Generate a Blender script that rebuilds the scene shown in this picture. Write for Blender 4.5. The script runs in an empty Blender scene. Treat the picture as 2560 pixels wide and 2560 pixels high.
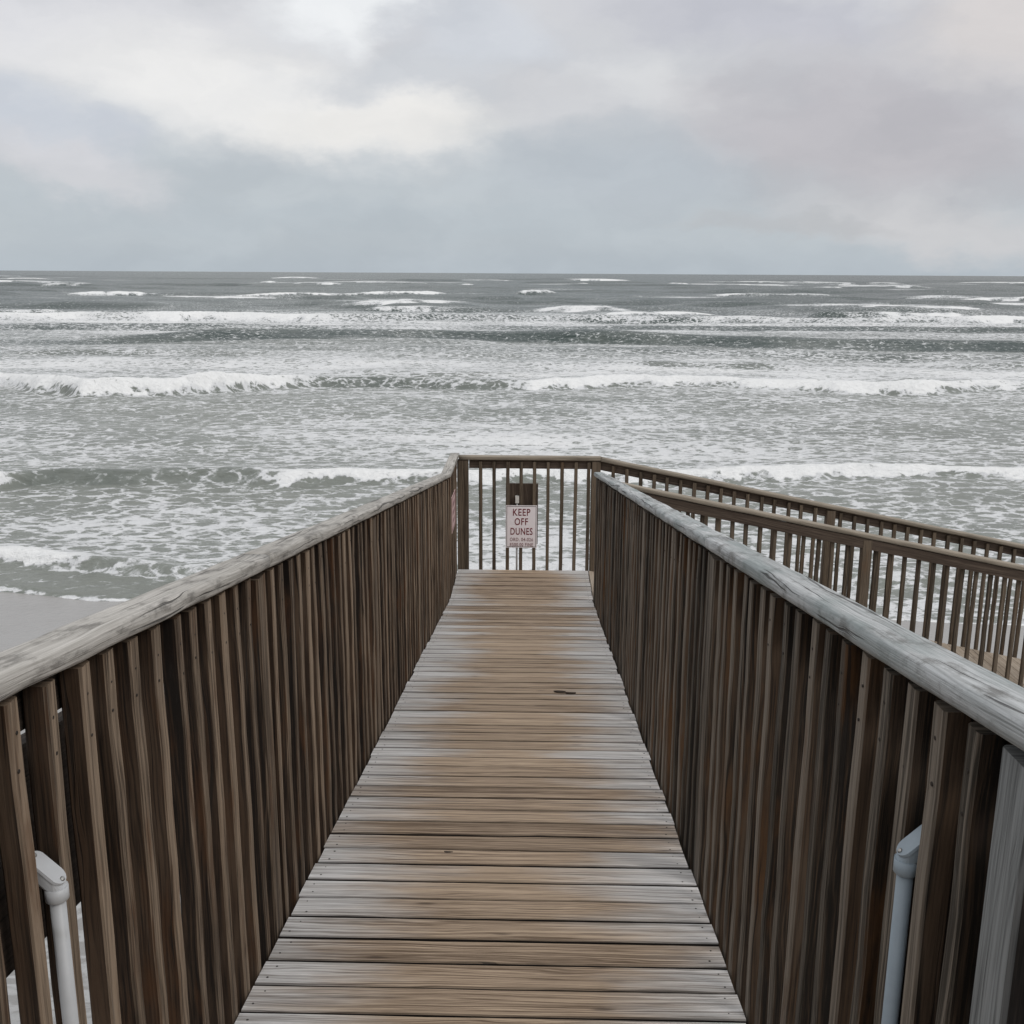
import bpy, bmesh, math, random
import numpy as np
from mathutils import Vector, Matrix
random.seed(7)
rng = np.random.default_rng(11)
S = bpy.context.scene
COL = S.collection
R = math.radians
ZC = 6.5            # eye height above the sea
TA = 0.1566         # slope of the boardwalk ramp
YL0, YL1 = 9.47, 10.48   # landing from / to
ZL = ZC - 1.592 - TA * YL0  # landing deck height
TB = 0.20           # slope of the side ramp

def zd(y):
    return ZC - 1.592 - TA * min(y, YL0)

def zs(x):
    return ZL - TB * max(0.0, x - 0.61)

# ------------------------------------------------------------------ scene objects
def tag(o, label=None, cat=None, group=None, kind=None):
    for k, v in (('label', label), ('category', cat), ('group', group), ('kind', kind)):
        if v:
            o[k] = v
    return o

def empty(name, loc, label=None, cat=None, group=None):
    o = bpy.data.objects.new(name, None)
    COL.objects.link(o)
    o.location = loc
    o.empty_display_size = 0.2
    return tag(o, label, cat, group)

def link(name, me, parent=None, loc=(0, 0, 0)):
    o = bpy.data.objects.new(name, me)
    COL.objects.link(o)
    l = Vector(loc)
    if parent:
        o.parent = parent
        # parents are never rotated: keep the world place by subtracting their chain
        p = parent
        while p:
            l = l - p.location
            p = p.parent
    o.location = l
    return o

class MB:
    """collects beams, tubes and hulls into one mesh"""
    def __init__(s):
        s.v, s.f, s.uv, s.rnd, s.side, s.sm, s.mi = [], [], [], [], [], [], []
    def face(s, idx, uv, rnd=0., side=0., sm=False, mi=0):
        s.f.append(idx); s.uv.append(uv); s.rnd.append(rnd); s.side.append(side); s.sm.append(sm); s.mi.append(mi)
    def beam(s, pts, prof, xd, sides=None, rnd=None, jit=0., sm=False, mi=0, capside=0.5, jp=0.):
        """sweep a profile [(a,b)] along pts; a goes along xd, b along tangent x xd"""
        rnd = random.random() if rnd is None else rnd
        pts = [Vector(p) for p in pts]
        n = len(prof); rings = []
        per = [0.]
        for i in range(n):
            a, b = prof[i], prof[(i + 1) % n]
            per.append(per[-1] + math.hypot(a[0] - b[0], a[1] - b[1]))
        L = 0.; ls = []
        for i, p in enumerate(pts):
            if i: L += (p - pts[i - 1]).length
            ls.append(L)
            t0 = (pts[i] - pts[i - 1]).normalized() if i else None
            t1 = (pts[i + 1] - pts[i]).normalized() if i < len(pts) - 1 else None
            t = (t0 + t1).normalized() if (t0 and t1) else (t0 or t1)
            x = Vector(xd); x = (x - t * x.dot(t)).normalized()
            y = t.cross(x)
            k = 1.0
            if t0 and t1:
                k = 1. / max(.3, t0.dot(t))
            j1, j2 = random.uniform(-jit, jit), random.uniform(-jit, jit)
            ring = []
            for a, b in prof:
                q = p + x * (a + j1 + random.uniform(-jp, jp)) + y * (b * k + j2 + random.uniform(-jp, jp))
                ring.append(len(s.v)); s.v.append(q)
            rings.append(ring)
        u0, v0 = rnd * 17.3, rnd * 5.7
        for i in range(len(pts) - 1):
            for j in range(n):
                j2 = (j + 1) % n
                s.face([rings[i][j], rings[i][j2], rings[i + 1][j2], rings[i + 1][j]],
                       [(u0 + ls[i], v0 + per[j]), (u0 + ls[i], v0 + per[j + 1]), (u0 + ls[i + 1], v0 + per[j + 1]), (u0 + ls[i + 1], v0 + per[j])],
                       rnd, sides[j] if sides else 0., sm, mi)
        for r, rev in ((rings[0], True), (rings[-1], False)):
            uv = [(u0 + a * .3, v0 + b) for a, b in prof]
            s.face(list(reversed(r)) if rev else r, list(reversed(uv)) if rev else uv, rnd, capside, False, mi)
    def box(s, lo, hi, ch=.004, axis=0, **k):
        lo, hi = Vector(lo), Vector(hi); c = (lo + hi) / 2; d = hi - lo
        ax = Vector([1 if i == axis else 0 for i in range(3)])
        a_ax = (axis + 1) % 3; b_ax = (axis + 2) % 3
        xd = Vector([1 if i == a_ax else 0 for i in range(3)])
        h = d[axis] / 2
        s.beam([c - ax * h, c + ax * h], rect(d[a_ax], d[b_ax], ch), xd, **k)
    def tube(s, pts, radii, n=14, **k):
        pts = [Vector(p) for p in pts]
        rings = []
        for i, p in enumerate(pts):
            t = (pts[min(i + 1, len(pts) - 1)] - pts[max(i - 1, 0)]).normalized()
            if t.length < .5: t = Vector((0, 0, 1))
            x = t.orthogonal().normalized() if i == 0 else (px - t * px.dot(t)).normalized()
            px = x
            y = t.cross(x)
            r = radii[i] if isinstance(radii, (list, tuple)) else radii
            ring = []
            for j in range(n):
                a = 2 * math.pi * j / n
                ring.append(len(s.v)); s.v.append(p + x * r * math.cos(a) + y * r * math.sin(a))
            rings.append(ring)
        for i in range(len(pts) - 1):
            for j in range(n):
                j2 = (j + 1) % n
                s.face([rings[i][j], rings[i][j2], rings[i + 1][j2], rings[i + 1][j]], [(0, 0)] * 4, sm=True, **k)
        s.face(list(reversed(rings[0])), [(0, 0)] * n, **k); s.face(rings[-1], [(0, 0)] * n, **k)
    def hull(s, pts, **k):
        b = bmesh.new()
        for p in pts: b.verts.new(p)
        bmesh.ops.convex_hull(b, input=b.verts)
        b.verts.ensure_lookup_table()
        off = len(s.v); s.v += [v.co.copy() for v in b.verts]
        b.verts.index_update()
        for f in b.faces:
            s.face([off + v.index for v in f.verts], [(0, 0)] * len(f.verts), **k)
        b.free()
    def mesh(s, name, mats):
        me = bpy.data.meshes.new(name)
        me.from_pydata([tuple(v) for v in s.v], [], s.f)
        uvl = me.uv_layers.new(name='UVMap')
        flat = [c for f in s.uv for p in f for c in p]
        uvl.data.foreach_set('uv', flat)
        for nm, arr in (('rnd', s.rnd), ('side', s.side)):
            at = me.attributes.new(nm, 'FLOAT', 'FACE'); at.data.foreach_set('value', arr)
        me.polygons.foreach_set('use_smooth', s.sm)
        for m in (mats if isinstance(mats, (list, tuple)) else [mats]): me.materials.append(m)
        me.polygons.foreach_set('material_index', s.mi)
        b = bmesh.new(); b.from_mesh(me); bmesh.ops.recalc_face_normals(b, faces=b.faces); b.to_mesh(me); b.free()
        me.update()
        return me
    def build(s, name, mats, parent=None, loc=(0, 0, 0)):
        return link(name, s.mesh(name, mats), parent, loc)

def rect(w, h, c=.004):
    a, b = w / 2, h / 2
    # order: +a side, +a+b corner, +b side, ...
    return [(a, -b + c), (a, b - c), (a - c, b), (-a + c, b), (-a, b - c), (-a, -b + c), (-a + c, -b), (a - c, -b)]

def rrect(w, h, r, n=4):
    out = []
    for cx, cy, a0 in ((w / 2 - r, h / 2 - r, 0), (-w / 2 + r, h / 2 - r, 90), (-w / 2 + r, -h / 2 + r, 180), (w / 2 - r, -h / 2 + r, 270)):
        for i in range(n + 1):
            a = R(a0 + 90 * i / n)
            out.append((cx + r * math.cos(a), cy + r * math.sin(a)))
    return out

# ------------------------------------------------------------------ materials
class NT:
    def __init__(s, m):
        m.use_nodes = True
        s.t = m.node_tree; s.t.nodes.clear()
    def n(s, typ, **k):
        o = s.t.nodes.new(typ)
        for a, b in k.items():
            if a == 'I':
                for kk, vv in b.items():
                    if hasattr(vv, 'is_output') or isinstance(vv, bpy.types.NodeSocket): s.t.links.new(vv, o.inputs[kk])
                    else: o.inputs[kk].default_value = vv
            else: setattr(o, a, b)
        return o
    def math(s, op, a, b=0., c=None, clamp=False):
        I = {0: a, 1: b}
        if c is not None: I[2] = c
        return s.n('ShaderNodeMath', operation=op, use_clamp=clamp, I=I).outputs[0]
    def mix(s, f, a, b, bt='MIX'):
        o = s.n('ShaderNodeMix', data_type='RGBA', blend_type=bt)
        for k, v in ((0, f), (6, a), (7, b)):
            if isinstance(v, bpy.types.NodeSocket): s.t.links.new(v, o.inputs[k])
            else: o.inputs[k].default_value = v if k == 0 else (*v[:3], 1)
        return o.outputs[2]
    def noise(s, vec, scale=1., det=3., rough=.5, dist=0.):
        return s.n('ShaderNodeTexNoise', I={'Vector': vec, 'Scale': scale, 'Detail': det, 'Roughness': rough, 'Distortion': dist}).outputs[0]
    def ss(s, v, a, b, lo=0., hi=1.):
        return s.n('ShaderNodeMapRange', interpolation_type='SMOOTHSTEP', I={0: v, 1: a, 2: b, 3: lo, 4: hi}).outputs[0]
    def comb(s, x, y, z):
        return s.n('ShaderNodeCombineXYZ', I={0: x, 1: y, 2: z}).outputs[0]
    def attr(s, nm):
        return s.n('ShaderNodeAttribute', attribute_name=nm).outputs['Fac']

def srgb(r, g, b):
    f = lambda c: ((c / 255 + .055) / 1.055) ** 2.4 if c > 10 else c / 255 / 12.92
    return (f(r), f(g), f(b))

def wood(name, prot_shade, weath, rough=.75, rust=None, tone_k=1.0, ck0=.66, bl_f=(5., 22.), blotch=0., deck=False, spread=.5, bump=.5, cool=None, ring=2., gr_k=2.4):
    m = bpy.data.materials.new(name); t = NT(m)
    uv = t.n('ShaderNodeUVMap', uv_map='UVMap').outputs[0]
    sp = t.n('ShaderNodeSeparateXYZ', I={0: uv}); u, v = sp.outputs[0], sp.outputs[1]
    rnd = t.attr('rnd')
    orn = t.n('ShaderNodeObjectInfo').outputs['Random']
    seed = t.math('ADD', t.math('MULTIPLY', orn, 61.), t.math('MULTIPLY', rnd, 37.))
    one = t.math('FRACT', t.math('ADD', t.math('MULTIPLY', orn, 7.77), rnd))
    low = t.noise(t.comb(t.math('MULTIPLY', u, 1.3), t.math('MULTIPLY', v, 9.), seed), 1., 3.)
    vv = t.math('ADD', v, t.math('MULTIPLY', t.math('SUBTRACT', low, .5), .09))
    rg = t.noise(t.comb(t.math('MULTIPLY', u, .9), t.math('MULTIPLY', vv, 150.), seed), 1., 1.)
    gr = t.noise(t.comb(t.math('MULTIPLY', u, 5.), t.math('MULTIPLY', v, 260.), seed), 1., 4., .65)
    tone = t.noise(t.comb(t.math('MULTIPLY', u, 1.7), t.math('MULTIPLY', v, 7.), t.math('ADD', seed, 9.)), 1., 5., .6)
    # long checks that follow the grain
    ck = t.noise(t.comb(t.math('MULTIPLY', u, 1.1), t.math('MULTIPLY', vv, 75.), t.math('ADD', seed, 23.)), 1., 3., .55)
    crack = t.ss(ck, ck0, ck0 + .04)
    # knots
    vo = t.n('ShaderNodeTexVoronoi', I={'Vector': t.comb(t.math('MULTIPLY', u, 2.1), t.math('MULTIPLY', v, 9.), seed), 'Scale': 1., 'Randomness': 1.}).outputs['Distance']
    knot = t.ss(vo, .1, .03)
    k = t.math('ADD', t.math('MULTIPLY', t.math('SUBTRACT', rg, .5), ring), t.math('MULTIPLY', t.math('SUBTRACT', gr, .5), gr_k))
    k = t.math('ADD', k, t.math('MULTIPLY', t.math('SUBTRACT', tone, .5), tone_k))
    k = t.math('ADD', t.math('ADD', k, .5), t.math('MULTIPLY', t.math('SUBTRACT', one, .5), spread), clamp=True)
    cp = t.mix(k, prot_shade[0], prot_shade[1])  # on balusters and posts: unweathered brown, darkened further to paint in shade
    cw = t.mix(k, weath[0], weath[1])
    if deck:
        po = t.n('ShaderNodeSeparateXYZ', I={0: t.n('ShaderNodeNewGeometry').outputs['Position']})
        x = t.math('ABSOLUTE', t.math('ADD', po.outputs[0], .08))
        wn = t.noise(t.comb(t.math('MULTIPLY', u, 1.4), t.math('MULTIPLY', v, 5.), t.math('ADD', seed, 3.)), 1., 4., .6)
        x = t.math('ADD', x, t.math('MULTIPLY', t.math('SUBTRACT', wn, .5), .8))
        x = t.math('ADD', x, t.math('MULTIPLY', t.math('SUBTRACT', one, .5), .34))
        side = t.ss(x, .24, .72)
        # the ends dry out to grey where nobody walks
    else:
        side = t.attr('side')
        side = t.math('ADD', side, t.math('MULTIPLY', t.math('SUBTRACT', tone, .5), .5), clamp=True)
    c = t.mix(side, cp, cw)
    if deck:
        # near-black plank sides in the joints between the boards
        c = t.mix(t.attr('side'), (.012, .009, .007), c)
    if rust:
        rn = t.noise(t.comb(t.math('MULTIPLY', u, 1.9), t.math('MULTIPLY', v, 11.), t.math('ADD', seed, 70.)), 1., 5., .65)
        c = t.mix(t.math('MULTIPLY', t.ss(rn, .52, .70), rust[1]), c, rust[0])
        gn = t.noise(t.comb(t.math('MULTIPLY', u, 3.5), t.math('MULTIPLY', v, 40.), t.math('ADD', seed, 90.)), 1., 5., .7)
        c = t.mix(t.math('MULTIPLY', t.ss(gn, .60, .72), t.math('ADD', .05, t.math('MULTIPLY', side, .22))), c, (.20, .185, .165))   # silvered streaks
    if blotch:
        bl = t.noise(t.comb(t.math('MULTIPLY', u, bl_f[0]), t.math('MULTIPLY', v, bl_f[1]), t.math('ADD', seed, 55.)), 1., 6., .7)
        c = t.mix(t.math('MULTIPLY', t.ss(bl, .47, .66), blotch), c, (.085, .078, .068))
    if cool:
        cn = t.noise(t.comb(t.math('MULTIPLY', u, 3.), t.math('MULTIPLY', v, 12.), t.math('ADD', seed, 40.)), 1., 5., .6)
        c = t.mix(t.math('MULTIPLY', t.ss(cn, .42, .66), cool[1]), c, cool[0])
    c = t.mix(t.math('MULTIPLY', crack, .75), c, (.012, .009, .007))
    c = t.mix(t.math('MULTIPLY', knot, .6), c, (.03, .018, .012))
    hgt = t.math('ADD', t.math('MULTIPLY', rg, .5), t.math('MULTIPLY', gr, .6))
    hgt = t.math('SUBTRACT', hgt, t.math('MULTIPLY', crack, 1.2))
    b = t.n('ShaderNodeBump', I={'Strength': bump, 'Distance': .003, 'Height': hgt}).outputs[0]
    p = t.n('ShaderNodeBsdfPrincipled', I={'Base Color': c, 'Roughness': rough, 'Normal': b, 'Specular IOR Level': .3})
    t.t.links.new(p.outputs[0], t.n('ShaderNodeOutputMaterial').inputs[0])
    return m

def plain(name, col, rough=.5, metal=0., var=.1, scale=30., dirt=None, spec=.5):
    m = bpy.data.materials.new(name); t = NT(m)
    oc = t.n('ShaderNodeTexCoord').outputs['Object']
    n = t.noise(oc, scale, 4., .6)
    n2 = t.noise(oc, scale * .2, 3., .6)
    c = t.mix(n, [x * (1 - var) for x in col], [min(1, x * (1 + var)) for x in col])
    if dirt: c = t.mix(t.ss(n2, .5, .75), c, dirt)
    b = t.n('ShaderNodeBump', I={'Strength': .15, 'Distance': .001, 'Height': n}).outputs[0]
    p = t.n('ShaderNodeBsdfPrincipled', I={'Base Color': c, 'Roughness': rough, 'Metallic': metal, 'Normal': b, 'Specular IOR Level': spec})
    t.t.links.new(p.outputs[0], t.n('ShaderNodeOutputMaterial').inputs[0])
    return m

M = {}
M['deck'] = wood('deck_wood', ((.125, .082, .050), (.50, .375, .262)), ((.23, .21, .19), (.62, .60, .58)), .7, deck=True, spread=.42, bump=1., ring=2.3, gr_k=2.4, tone_k=.45, ck0=.71)
M['ramp'] = wood('ramp_wood', ((.22, .17, .12), (.40, .33, .26)), ((.24, .21, .18), (.45, .42, .38)), .75, deck=False, spread=.5)
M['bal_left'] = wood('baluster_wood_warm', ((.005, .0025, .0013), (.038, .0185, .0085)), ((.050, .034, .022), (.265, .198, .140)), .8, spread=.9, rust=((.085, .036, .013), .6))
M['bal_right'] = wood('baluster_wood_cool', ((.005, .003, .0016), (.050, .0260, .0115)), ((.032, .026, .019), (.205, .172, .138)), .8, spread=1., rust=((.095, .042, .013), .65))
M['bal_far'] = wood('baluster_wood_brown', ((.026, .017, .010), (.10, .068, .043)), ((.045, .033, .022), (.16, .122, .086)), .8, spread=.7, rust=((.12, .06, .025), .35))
M['cap_left'] = wood('handrail_wood_grey', ((.21, .195, .17), (.48, .455, .42)), ((.21, .195, .17), (.48, .455, .42)), .7, spread=.15, bump=1., ring=1.2, gr_k=1.6, blotch=.7, bl_f=(7., 20.), ck0=.62)
M['cap_right'] = wood('handrail_wood_blue_grey', ((.20, .205, .20), (.54, .55, .55)), ((.20, .205, .20), (.54, .55, .55)), .65, spread=.15, bump=1., cool=((.17, .205, .20), .6), ring=1.2, gr_k=1.6, blotch=.7, bl_f=(9., 18.), ck0=.62)
M['cap_far'] = wood('handrail_wood_brown_grey', ((.12, .10, .075), (.33, .28, .22)), ((.12, .10, .075), (.33, .28, .22)), .7, spread=.2, bump=.8, ring=.8)
M['under'] = wood('joist_wood_dark', ((.018, .013, .010), (.055, .040, .03)), ((.018, .013, .010), (.055, .040, .03)), .85)
M['fascia'] = wood('rail_board_wood', ((.05, .034, .024), (.135, .10, .075)), ((.05, .034, .024), (.135, .10, .075)), .8)
M['post_grey'] = wood('post_wood_grey', ((.008, .006, .005), (.03, .02, .014)), ((.10, .105, .105), (.24, .25, .25)), .75, spread=.3)  # first pair almost black: shade of the near face put into the colour
M['pvc_light'] = plain('grey_conduit_pale', (.42, .425, .43), .45, dirt=(.27, .265, .25), var=.1)
M['pvc_blue'] = plain('grey_conduit_blue', (.24, .285, .32), .5, dirt=(.15, .18, .20), var=.12)
M['steel'] = plain('screw_steel', (.35, .34, .32), .35, .9)
M['nail'] = plain('nail_dark', (.02, .014, .01), .6, .2)
M['sign'] = plain('sign_face', (.84, .775, .785), .45, dirt=(.74, .65, .665), var=.03, scale=8.)
M['sign_pink'] = plain('sign_face_pink', (.52, .36, .34), .5, dirt=(.42, .26, .25), var=.1, scale=14.)
M['ink'] = plain('sign_ink_maroon', (.16, .012, .02), .5)
M['ink2'] = plain('sign_ink_faded', (.23, .11, .115), .5)
M['rim'] = plain('sign_edge_metal', (.10, .095, .09), .5, .5)
M['bark'] = plain('dead_leaf', (.035, .022, .013), .85, scale=120., var=.5)

# ------------------------------------------------------------------ boardwalk deck
slope = Vector((0, 1, -TA)).normalized()
up_r = Vector((0, TA, 1)).normalized()
XL, XR = -.779, .59
bw = empty('boardwalk', (-.1, 4.5, zd(4.5)), 'long weathered plank boardwalk sloping down to a small landing above the surf', 'boardwalk')
mb = MB()
pitch = .1404
n_r = int((YL0 + 1.4) * math.sqrt(1 + TA * TA) / pitch)
def plank(c, t, upv, x0, x1, wid, thick=.038):
    """plank across X, c = centre of its top surface"""
    nseg = 8
    pts = []
    for i in range(nseg + 1):
        x = x0 + (x1 - x0) * i / nseg
        pts.append(Vector((x, c.y, c.z)) - upv * (thick / 2) + t * random.uniform(-.0009, .0009) + upv * random.uniform(-.0006, .0006))
    mb.beam(pts, rect(wid, thick, .0035), t, sides=[0, .55, 1, .55, 0, 0, 0, 0], capside=.15)
for i in range(n_r):
    s_ = (i + .5) * pitch
    c = Vector((0, YL0, zd(YL0))) - slope * s_ + up_r * random.uniform(-.0015, .0015)
    x0 = XL + random.uniform(-.006, .006); x1 = XR + random.uniform(-.006, .006)
    plank(c, slope, up_r, x0, x1, pitch - random.uniform(.010, .0145))
    for x in (x0 + .035, x1 - .035):
        for q in (-.035, .035):
            p = c + slope * (q + random.uniform(-.008, .008)) + Vector((x + random.uniform(-.012, .012), 0, 0))
            mb.tube([p - up_r * .003, p + up_r * .0008], random.uniform(.0022, .0042), 7, mi=1, side=1.)
lvl = Vector((0, 1, 0)); zz = Vector((0, 0, 1))
npl = 7
pl = (YL1 - YL0 - .004) / npl
for i in range(npl):
    c = Vector((0, YL0 + .004 + (i + .5) * pl, ZL + random.uniform(-.001, .001)))
    plank(c, lvl, zz, XL + random.uniform(-.006, .006), XR + .01 + random.uniform(-.004, .004), pl - random.uniform(.009, .013))
    for x in (XL + .035, XR - .03):
        for q in (-.033, .033):
            p = c + lvl * q + Vector((x, 0, 0))
            mb.tube([p - zz * .003, p + zz * .0008], .0035, 7, mi=1, side=1.)
mb.build('deck_boards', [M['deck'], M['nail']], bw)
mb = MB()
for x in (XL + .016, -.08, XR - .016):
    a = Vector((x, -1.35, zd(-1.35) - .16)); b = Vector((x, YL0 - .02, zd(YL0) - .16))
    mb.beam([a, b], rect(.034, .235, .003), (1, 0, 0))
    mb.beam([Vector((x, YL0, ZL - .165)), Vector((x, YL1 - .005, ZL - .165))], rect(.034, .235, .003), (1, 0, 0))
mb.build('joists', M['under'], bw)
# knot in one plank
kb = MB()
kc = Vector((-.304, 3.477, zd(3.477)))
pts = []
for i in range(18):
    a = i / 18 * 2 * math.pi
    rr = 1 + .35 * math.sin(3 * a + 1) * .6 + random.uniform(-.12, .12)
    q = kc + Vector((1, 0, 0)) * .017 * rr * math.cos(a) + slope * .009 * rr * math.sin(a)
    pts += [q - up_r * .002, q + up_r * .0016]
pts.append(kc + up_r * .003)
kb.hull(pts)
kb.build('knot', M['bark'], bw)

# ------------------------------------------------------------------ railings
def baluster_meshes(tagname, h, mat, nv=9, w=.0395, nails=True):
    out = []
    for k in range(nv):
        b = MB()
        d = w + random.uniform(-.002, .002)
        ns = 10
        bx, by = random.uniform(-.0025, .0025), random.uniform(-.002, .002)
        pts = [(bx * math.sin(math.pi * i / ns) + random.uniform(-.0016, .0016), by * math.sin(math.pi * i / ns) + random.uniform(-.0016, .0016), h * i / ns) for i in range(ns + 1)]
        # profile order: a along +x: first edge is +a side
        b.beam(pts, rect(d, d, .004), (1, 0, 0), sides=[1, .7, .12, .1, .1, .1, .12, .7], rnd=k / nv, capside=.8, jp=.0007)  # faces off the walkway take the brown with shade painted in
        if nails:
            for zq in (h - .045 - random.uniform(0, .02), h - .11 - random.uniform(0, .035)):
                p = Vector((d / 2, random.uniform(-.006, .006), zq))
                b.tube([p - Vector((.002, 0, 0)), p + Vector((.0010, 0, 0))], random.uniform(.0024, .0038), 6, mi=1)
        out.append(b.mesh('baluster', [mat, M['nail']]))
    return out

def put_baluster(ms, parent, loc, rz):
    o = link('baluster', random.choice(ms), parent, loc)
    o.rotation_euler = (random.gauss(0, .0022), random.gauss(0, .0022), rz + random.gauss(0, .035))
    return o

def sand_z(x, y):
    z = .085 * (19.3 - y)
    if y < 8: z += .11 * (8 - y) ** 1.25
    return min(z, 3.6)

def post(parent, mat, lo_xy, hi_xy, z0, z1, sides):
    b = MB()
    w = hi_xy[0] - lo_xy[0]; d = hi_xy[1] - lo_xy[1]
    cx, cy = (lo_xy[0] + hi_xy[0]) / 2, (lo_xy[1] + hi_xy[1]) / 2
    n = 8
    b.beam([(cx + random.uniform(-.001, .001), cy + random.uniform(-.001, .001), z0 + (z1 - z0) * i / n) for i in range(n + 1)],
           rect(w, d, .006), (1, 0, 0), sides=sides, capside=.8)
    return b.build('post', mat, parent)

def dense(a, b, n):
    a, b = Vector(a), Vector(b)
    return [a + (b - a) * i / n for i in range(n + 1)]

INX = [1, .6, .15, .1, .1, .1, .15, .6]      # weathered towards +x, shade painted into the other faces
INXN = [.1, .1, .15, .6, 1, .6, .15, .1]     # weathered towards -x, shade painted into the other faces
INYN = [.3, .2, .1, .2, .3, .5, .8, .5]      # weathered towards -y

# --- left railing
rl = empty('railing', (-.81, 5.0, zd(5.0) - .2), 'left railing of the ramp with closely spaced brown balusters and a warm grey handrail', 'railing', 'wooden railings of the boardwalk')
ZT = 1.235   # cap top above deck
CT = .042
cx = (-.765 - .862) / 2
mb = MB()
for ya, yb in ((-.6, 2.872), (2.876, 6.03)):
    mb.beam(dense((cx, ya, zd(ya) + ZT - CT / 2), (cx, yb, zd(yb) + ZT - CT / 2), 34), rrect(.097, CT, .014), (1, 0, 0), jit=.0011, jp=.0008, sm=True)
pts = dense((cx, 6.034, zd(6.034) + ZT - CT / 2), (cx, YL0 + .02, zd(YL0) + ZT - CT / 2), 30)
pts += dense((cx, YL0 + .12, ZL + ZT - CT / 2 + .004), (cx, YL1 + .09, ZL + ZT - CT / 2 + .004), 6)
mb.beam(pts, rrect(.097, CT, .014), (1, 0, 0), jit=.0011, jp=.0008, sm=True)
mb.build('handrail', M['cap_left'], rl)
mb = MB()
a = ZT - CT - .049
mb.beam([(-.845, -.6, zd(-.6) + a), (-.845, YL0, zd(YL0) + a)], rect(.036, .089, .003), (1, 0, 0))
mb.beam([(-.845, YL0 + .004, ZL + a), (-.845, YL1 - .0, ZL + a)], rect(.036, .089, .003), (1, 0, 0))
mb.build('support_rail', M['under'], rl)
hb = ZT - CT - .012 + .20
msl = baluster_meshes('left', hb, M['bal_left'])
yk = 1.4975 - .0665
k = -10
posts_l = (2.86, 4.98, 7.1, 9.22)
cnt = 0
while True:
    y = yk + .118 * k + random.uniform(-.002, .002)
    k += 1
    if y > YL1 - .03: break
    if any(abs(y - p) < .068 for p in posts_l): continue
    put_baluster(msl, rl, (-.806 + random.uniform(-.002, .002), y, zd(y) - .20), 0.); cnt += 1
for p in posts_l:
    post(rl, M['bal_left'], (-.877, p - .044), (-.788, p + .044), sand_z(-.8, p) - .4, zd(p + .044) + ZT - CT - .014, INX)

# --- right railing
rr_ = empty('railing', (.62, 5.0, zd(5.0) - .2), 'right railing of the ramp with dark balusters and a blue grey handrail', 'railing', 'wooden railings of the boardwalk')
ZTR = 1.26
cx = (.575 + .668) / 2
mb = MB()
for ya, yb in ((-.6, 3.302), (3.306, 6.72), (6.724, 9.42)):
    mb.beam(dense((cx, ya, zd(ya) + ZTR - CT / 2), (cx, yb, zd(yb) + ZTR - CT / 2), 34), rrect(.092, CT - .001, .015), (1, 0, 0), jit=.0012, jp=.0009, sm=True)
mb.build('handrail', M['cap_right'], rr_)
mb = MB()
a = ZTR - CT - .054
mb.beam([(.660, -.6, zd(-.6) + a), (.660, 9.36, zd(9.36) + a)], rect(.034, .089, .003), (1, 0, 0))
mb.build('support_rail', M['under'], rr_)
hb = ZTR - CT - .018 + .20
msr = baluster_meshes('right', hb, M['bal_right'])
posts_r = (1.168, 3.28, 5.33, 7.38, 9.35)
k = -16
while True:
    y = 1.9785 + .1141 * k + random.uniform(-.004, .004)
    k += 1
    if y > 9.29: break
    if any(abs(y - p) < .066 for p in posts_r) or .72 < y < 1.13: continue
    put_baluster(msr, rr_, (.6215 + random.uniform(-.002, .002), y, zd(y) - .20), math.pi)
for i, p in enumerate(posts_r):
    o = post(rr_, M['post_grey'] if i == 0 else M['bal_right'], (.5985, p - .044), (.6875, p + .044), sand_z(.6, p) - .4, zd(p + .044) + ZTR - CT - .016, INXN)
    if i == 0: o['label'] = 'pale grey post with a dark knot near its foot'
# a dark knot hole in the first post
kb = MB()
kc = Vector((.5985, 1.163, zd(1.163) + .50)); pts = []
for i in range(14):
    a = i / 14 * 2 * math.pi
    q = kc + Vector((0, 1, 0)) * .0075 * math.cos(a) * random.uniform(.8, 1.2) + zz * .016 * math.sin(a)
    pts += [q - Vector((.001, 0, 0)), q + Vector((.003, 0, 0))]
kb.hull(pts)
kb.build('knot', M['bark'], rr_)

# --- end railing across the landing
re_ = empty('railing', (-.05, 10.5, ZL - .1), 'short end railing facing the sea across the landing, carrying the keep off sign', 'railing', 'wooden railings of the boardwalk')
ZE = 1.222
mb = MB()
mb.beam(dense((-.764, 10.522, ZL + ZE - CT / 2), (.712, 10.522, ZL + ZE - CT / 2), 10), rrect(.095, CT, .012), (0, 1, 0), jit=.0008, sm=True)
mb.build('handrail', M['cap_far'], re_)
mb = MB()
mb.box((-.66, 10.524, ZL + ZE - CT - .094), (.62, 10.560, ZL + ZE - CT - .004), axis=0)
mb.build('support_rail', M['fascia'], re_)
mse = baluster_meshes('end', ZE - CT - .016 + .2, M['bal_far'], w=.0345, nails=False)
for k in range(9):
    put_baluster(mse, re_, (-.539 + .1415 * k, 10.504, ZL - .2), -math.pi / 2)
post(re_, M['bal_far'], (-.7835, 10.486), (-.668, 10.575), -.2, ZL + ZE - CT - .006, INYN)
post(re_, M['bal_far'], (.618, 10.486), (.712, 10.575), -.2, ZL + ZE - CT - .006, INYN)

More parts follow.
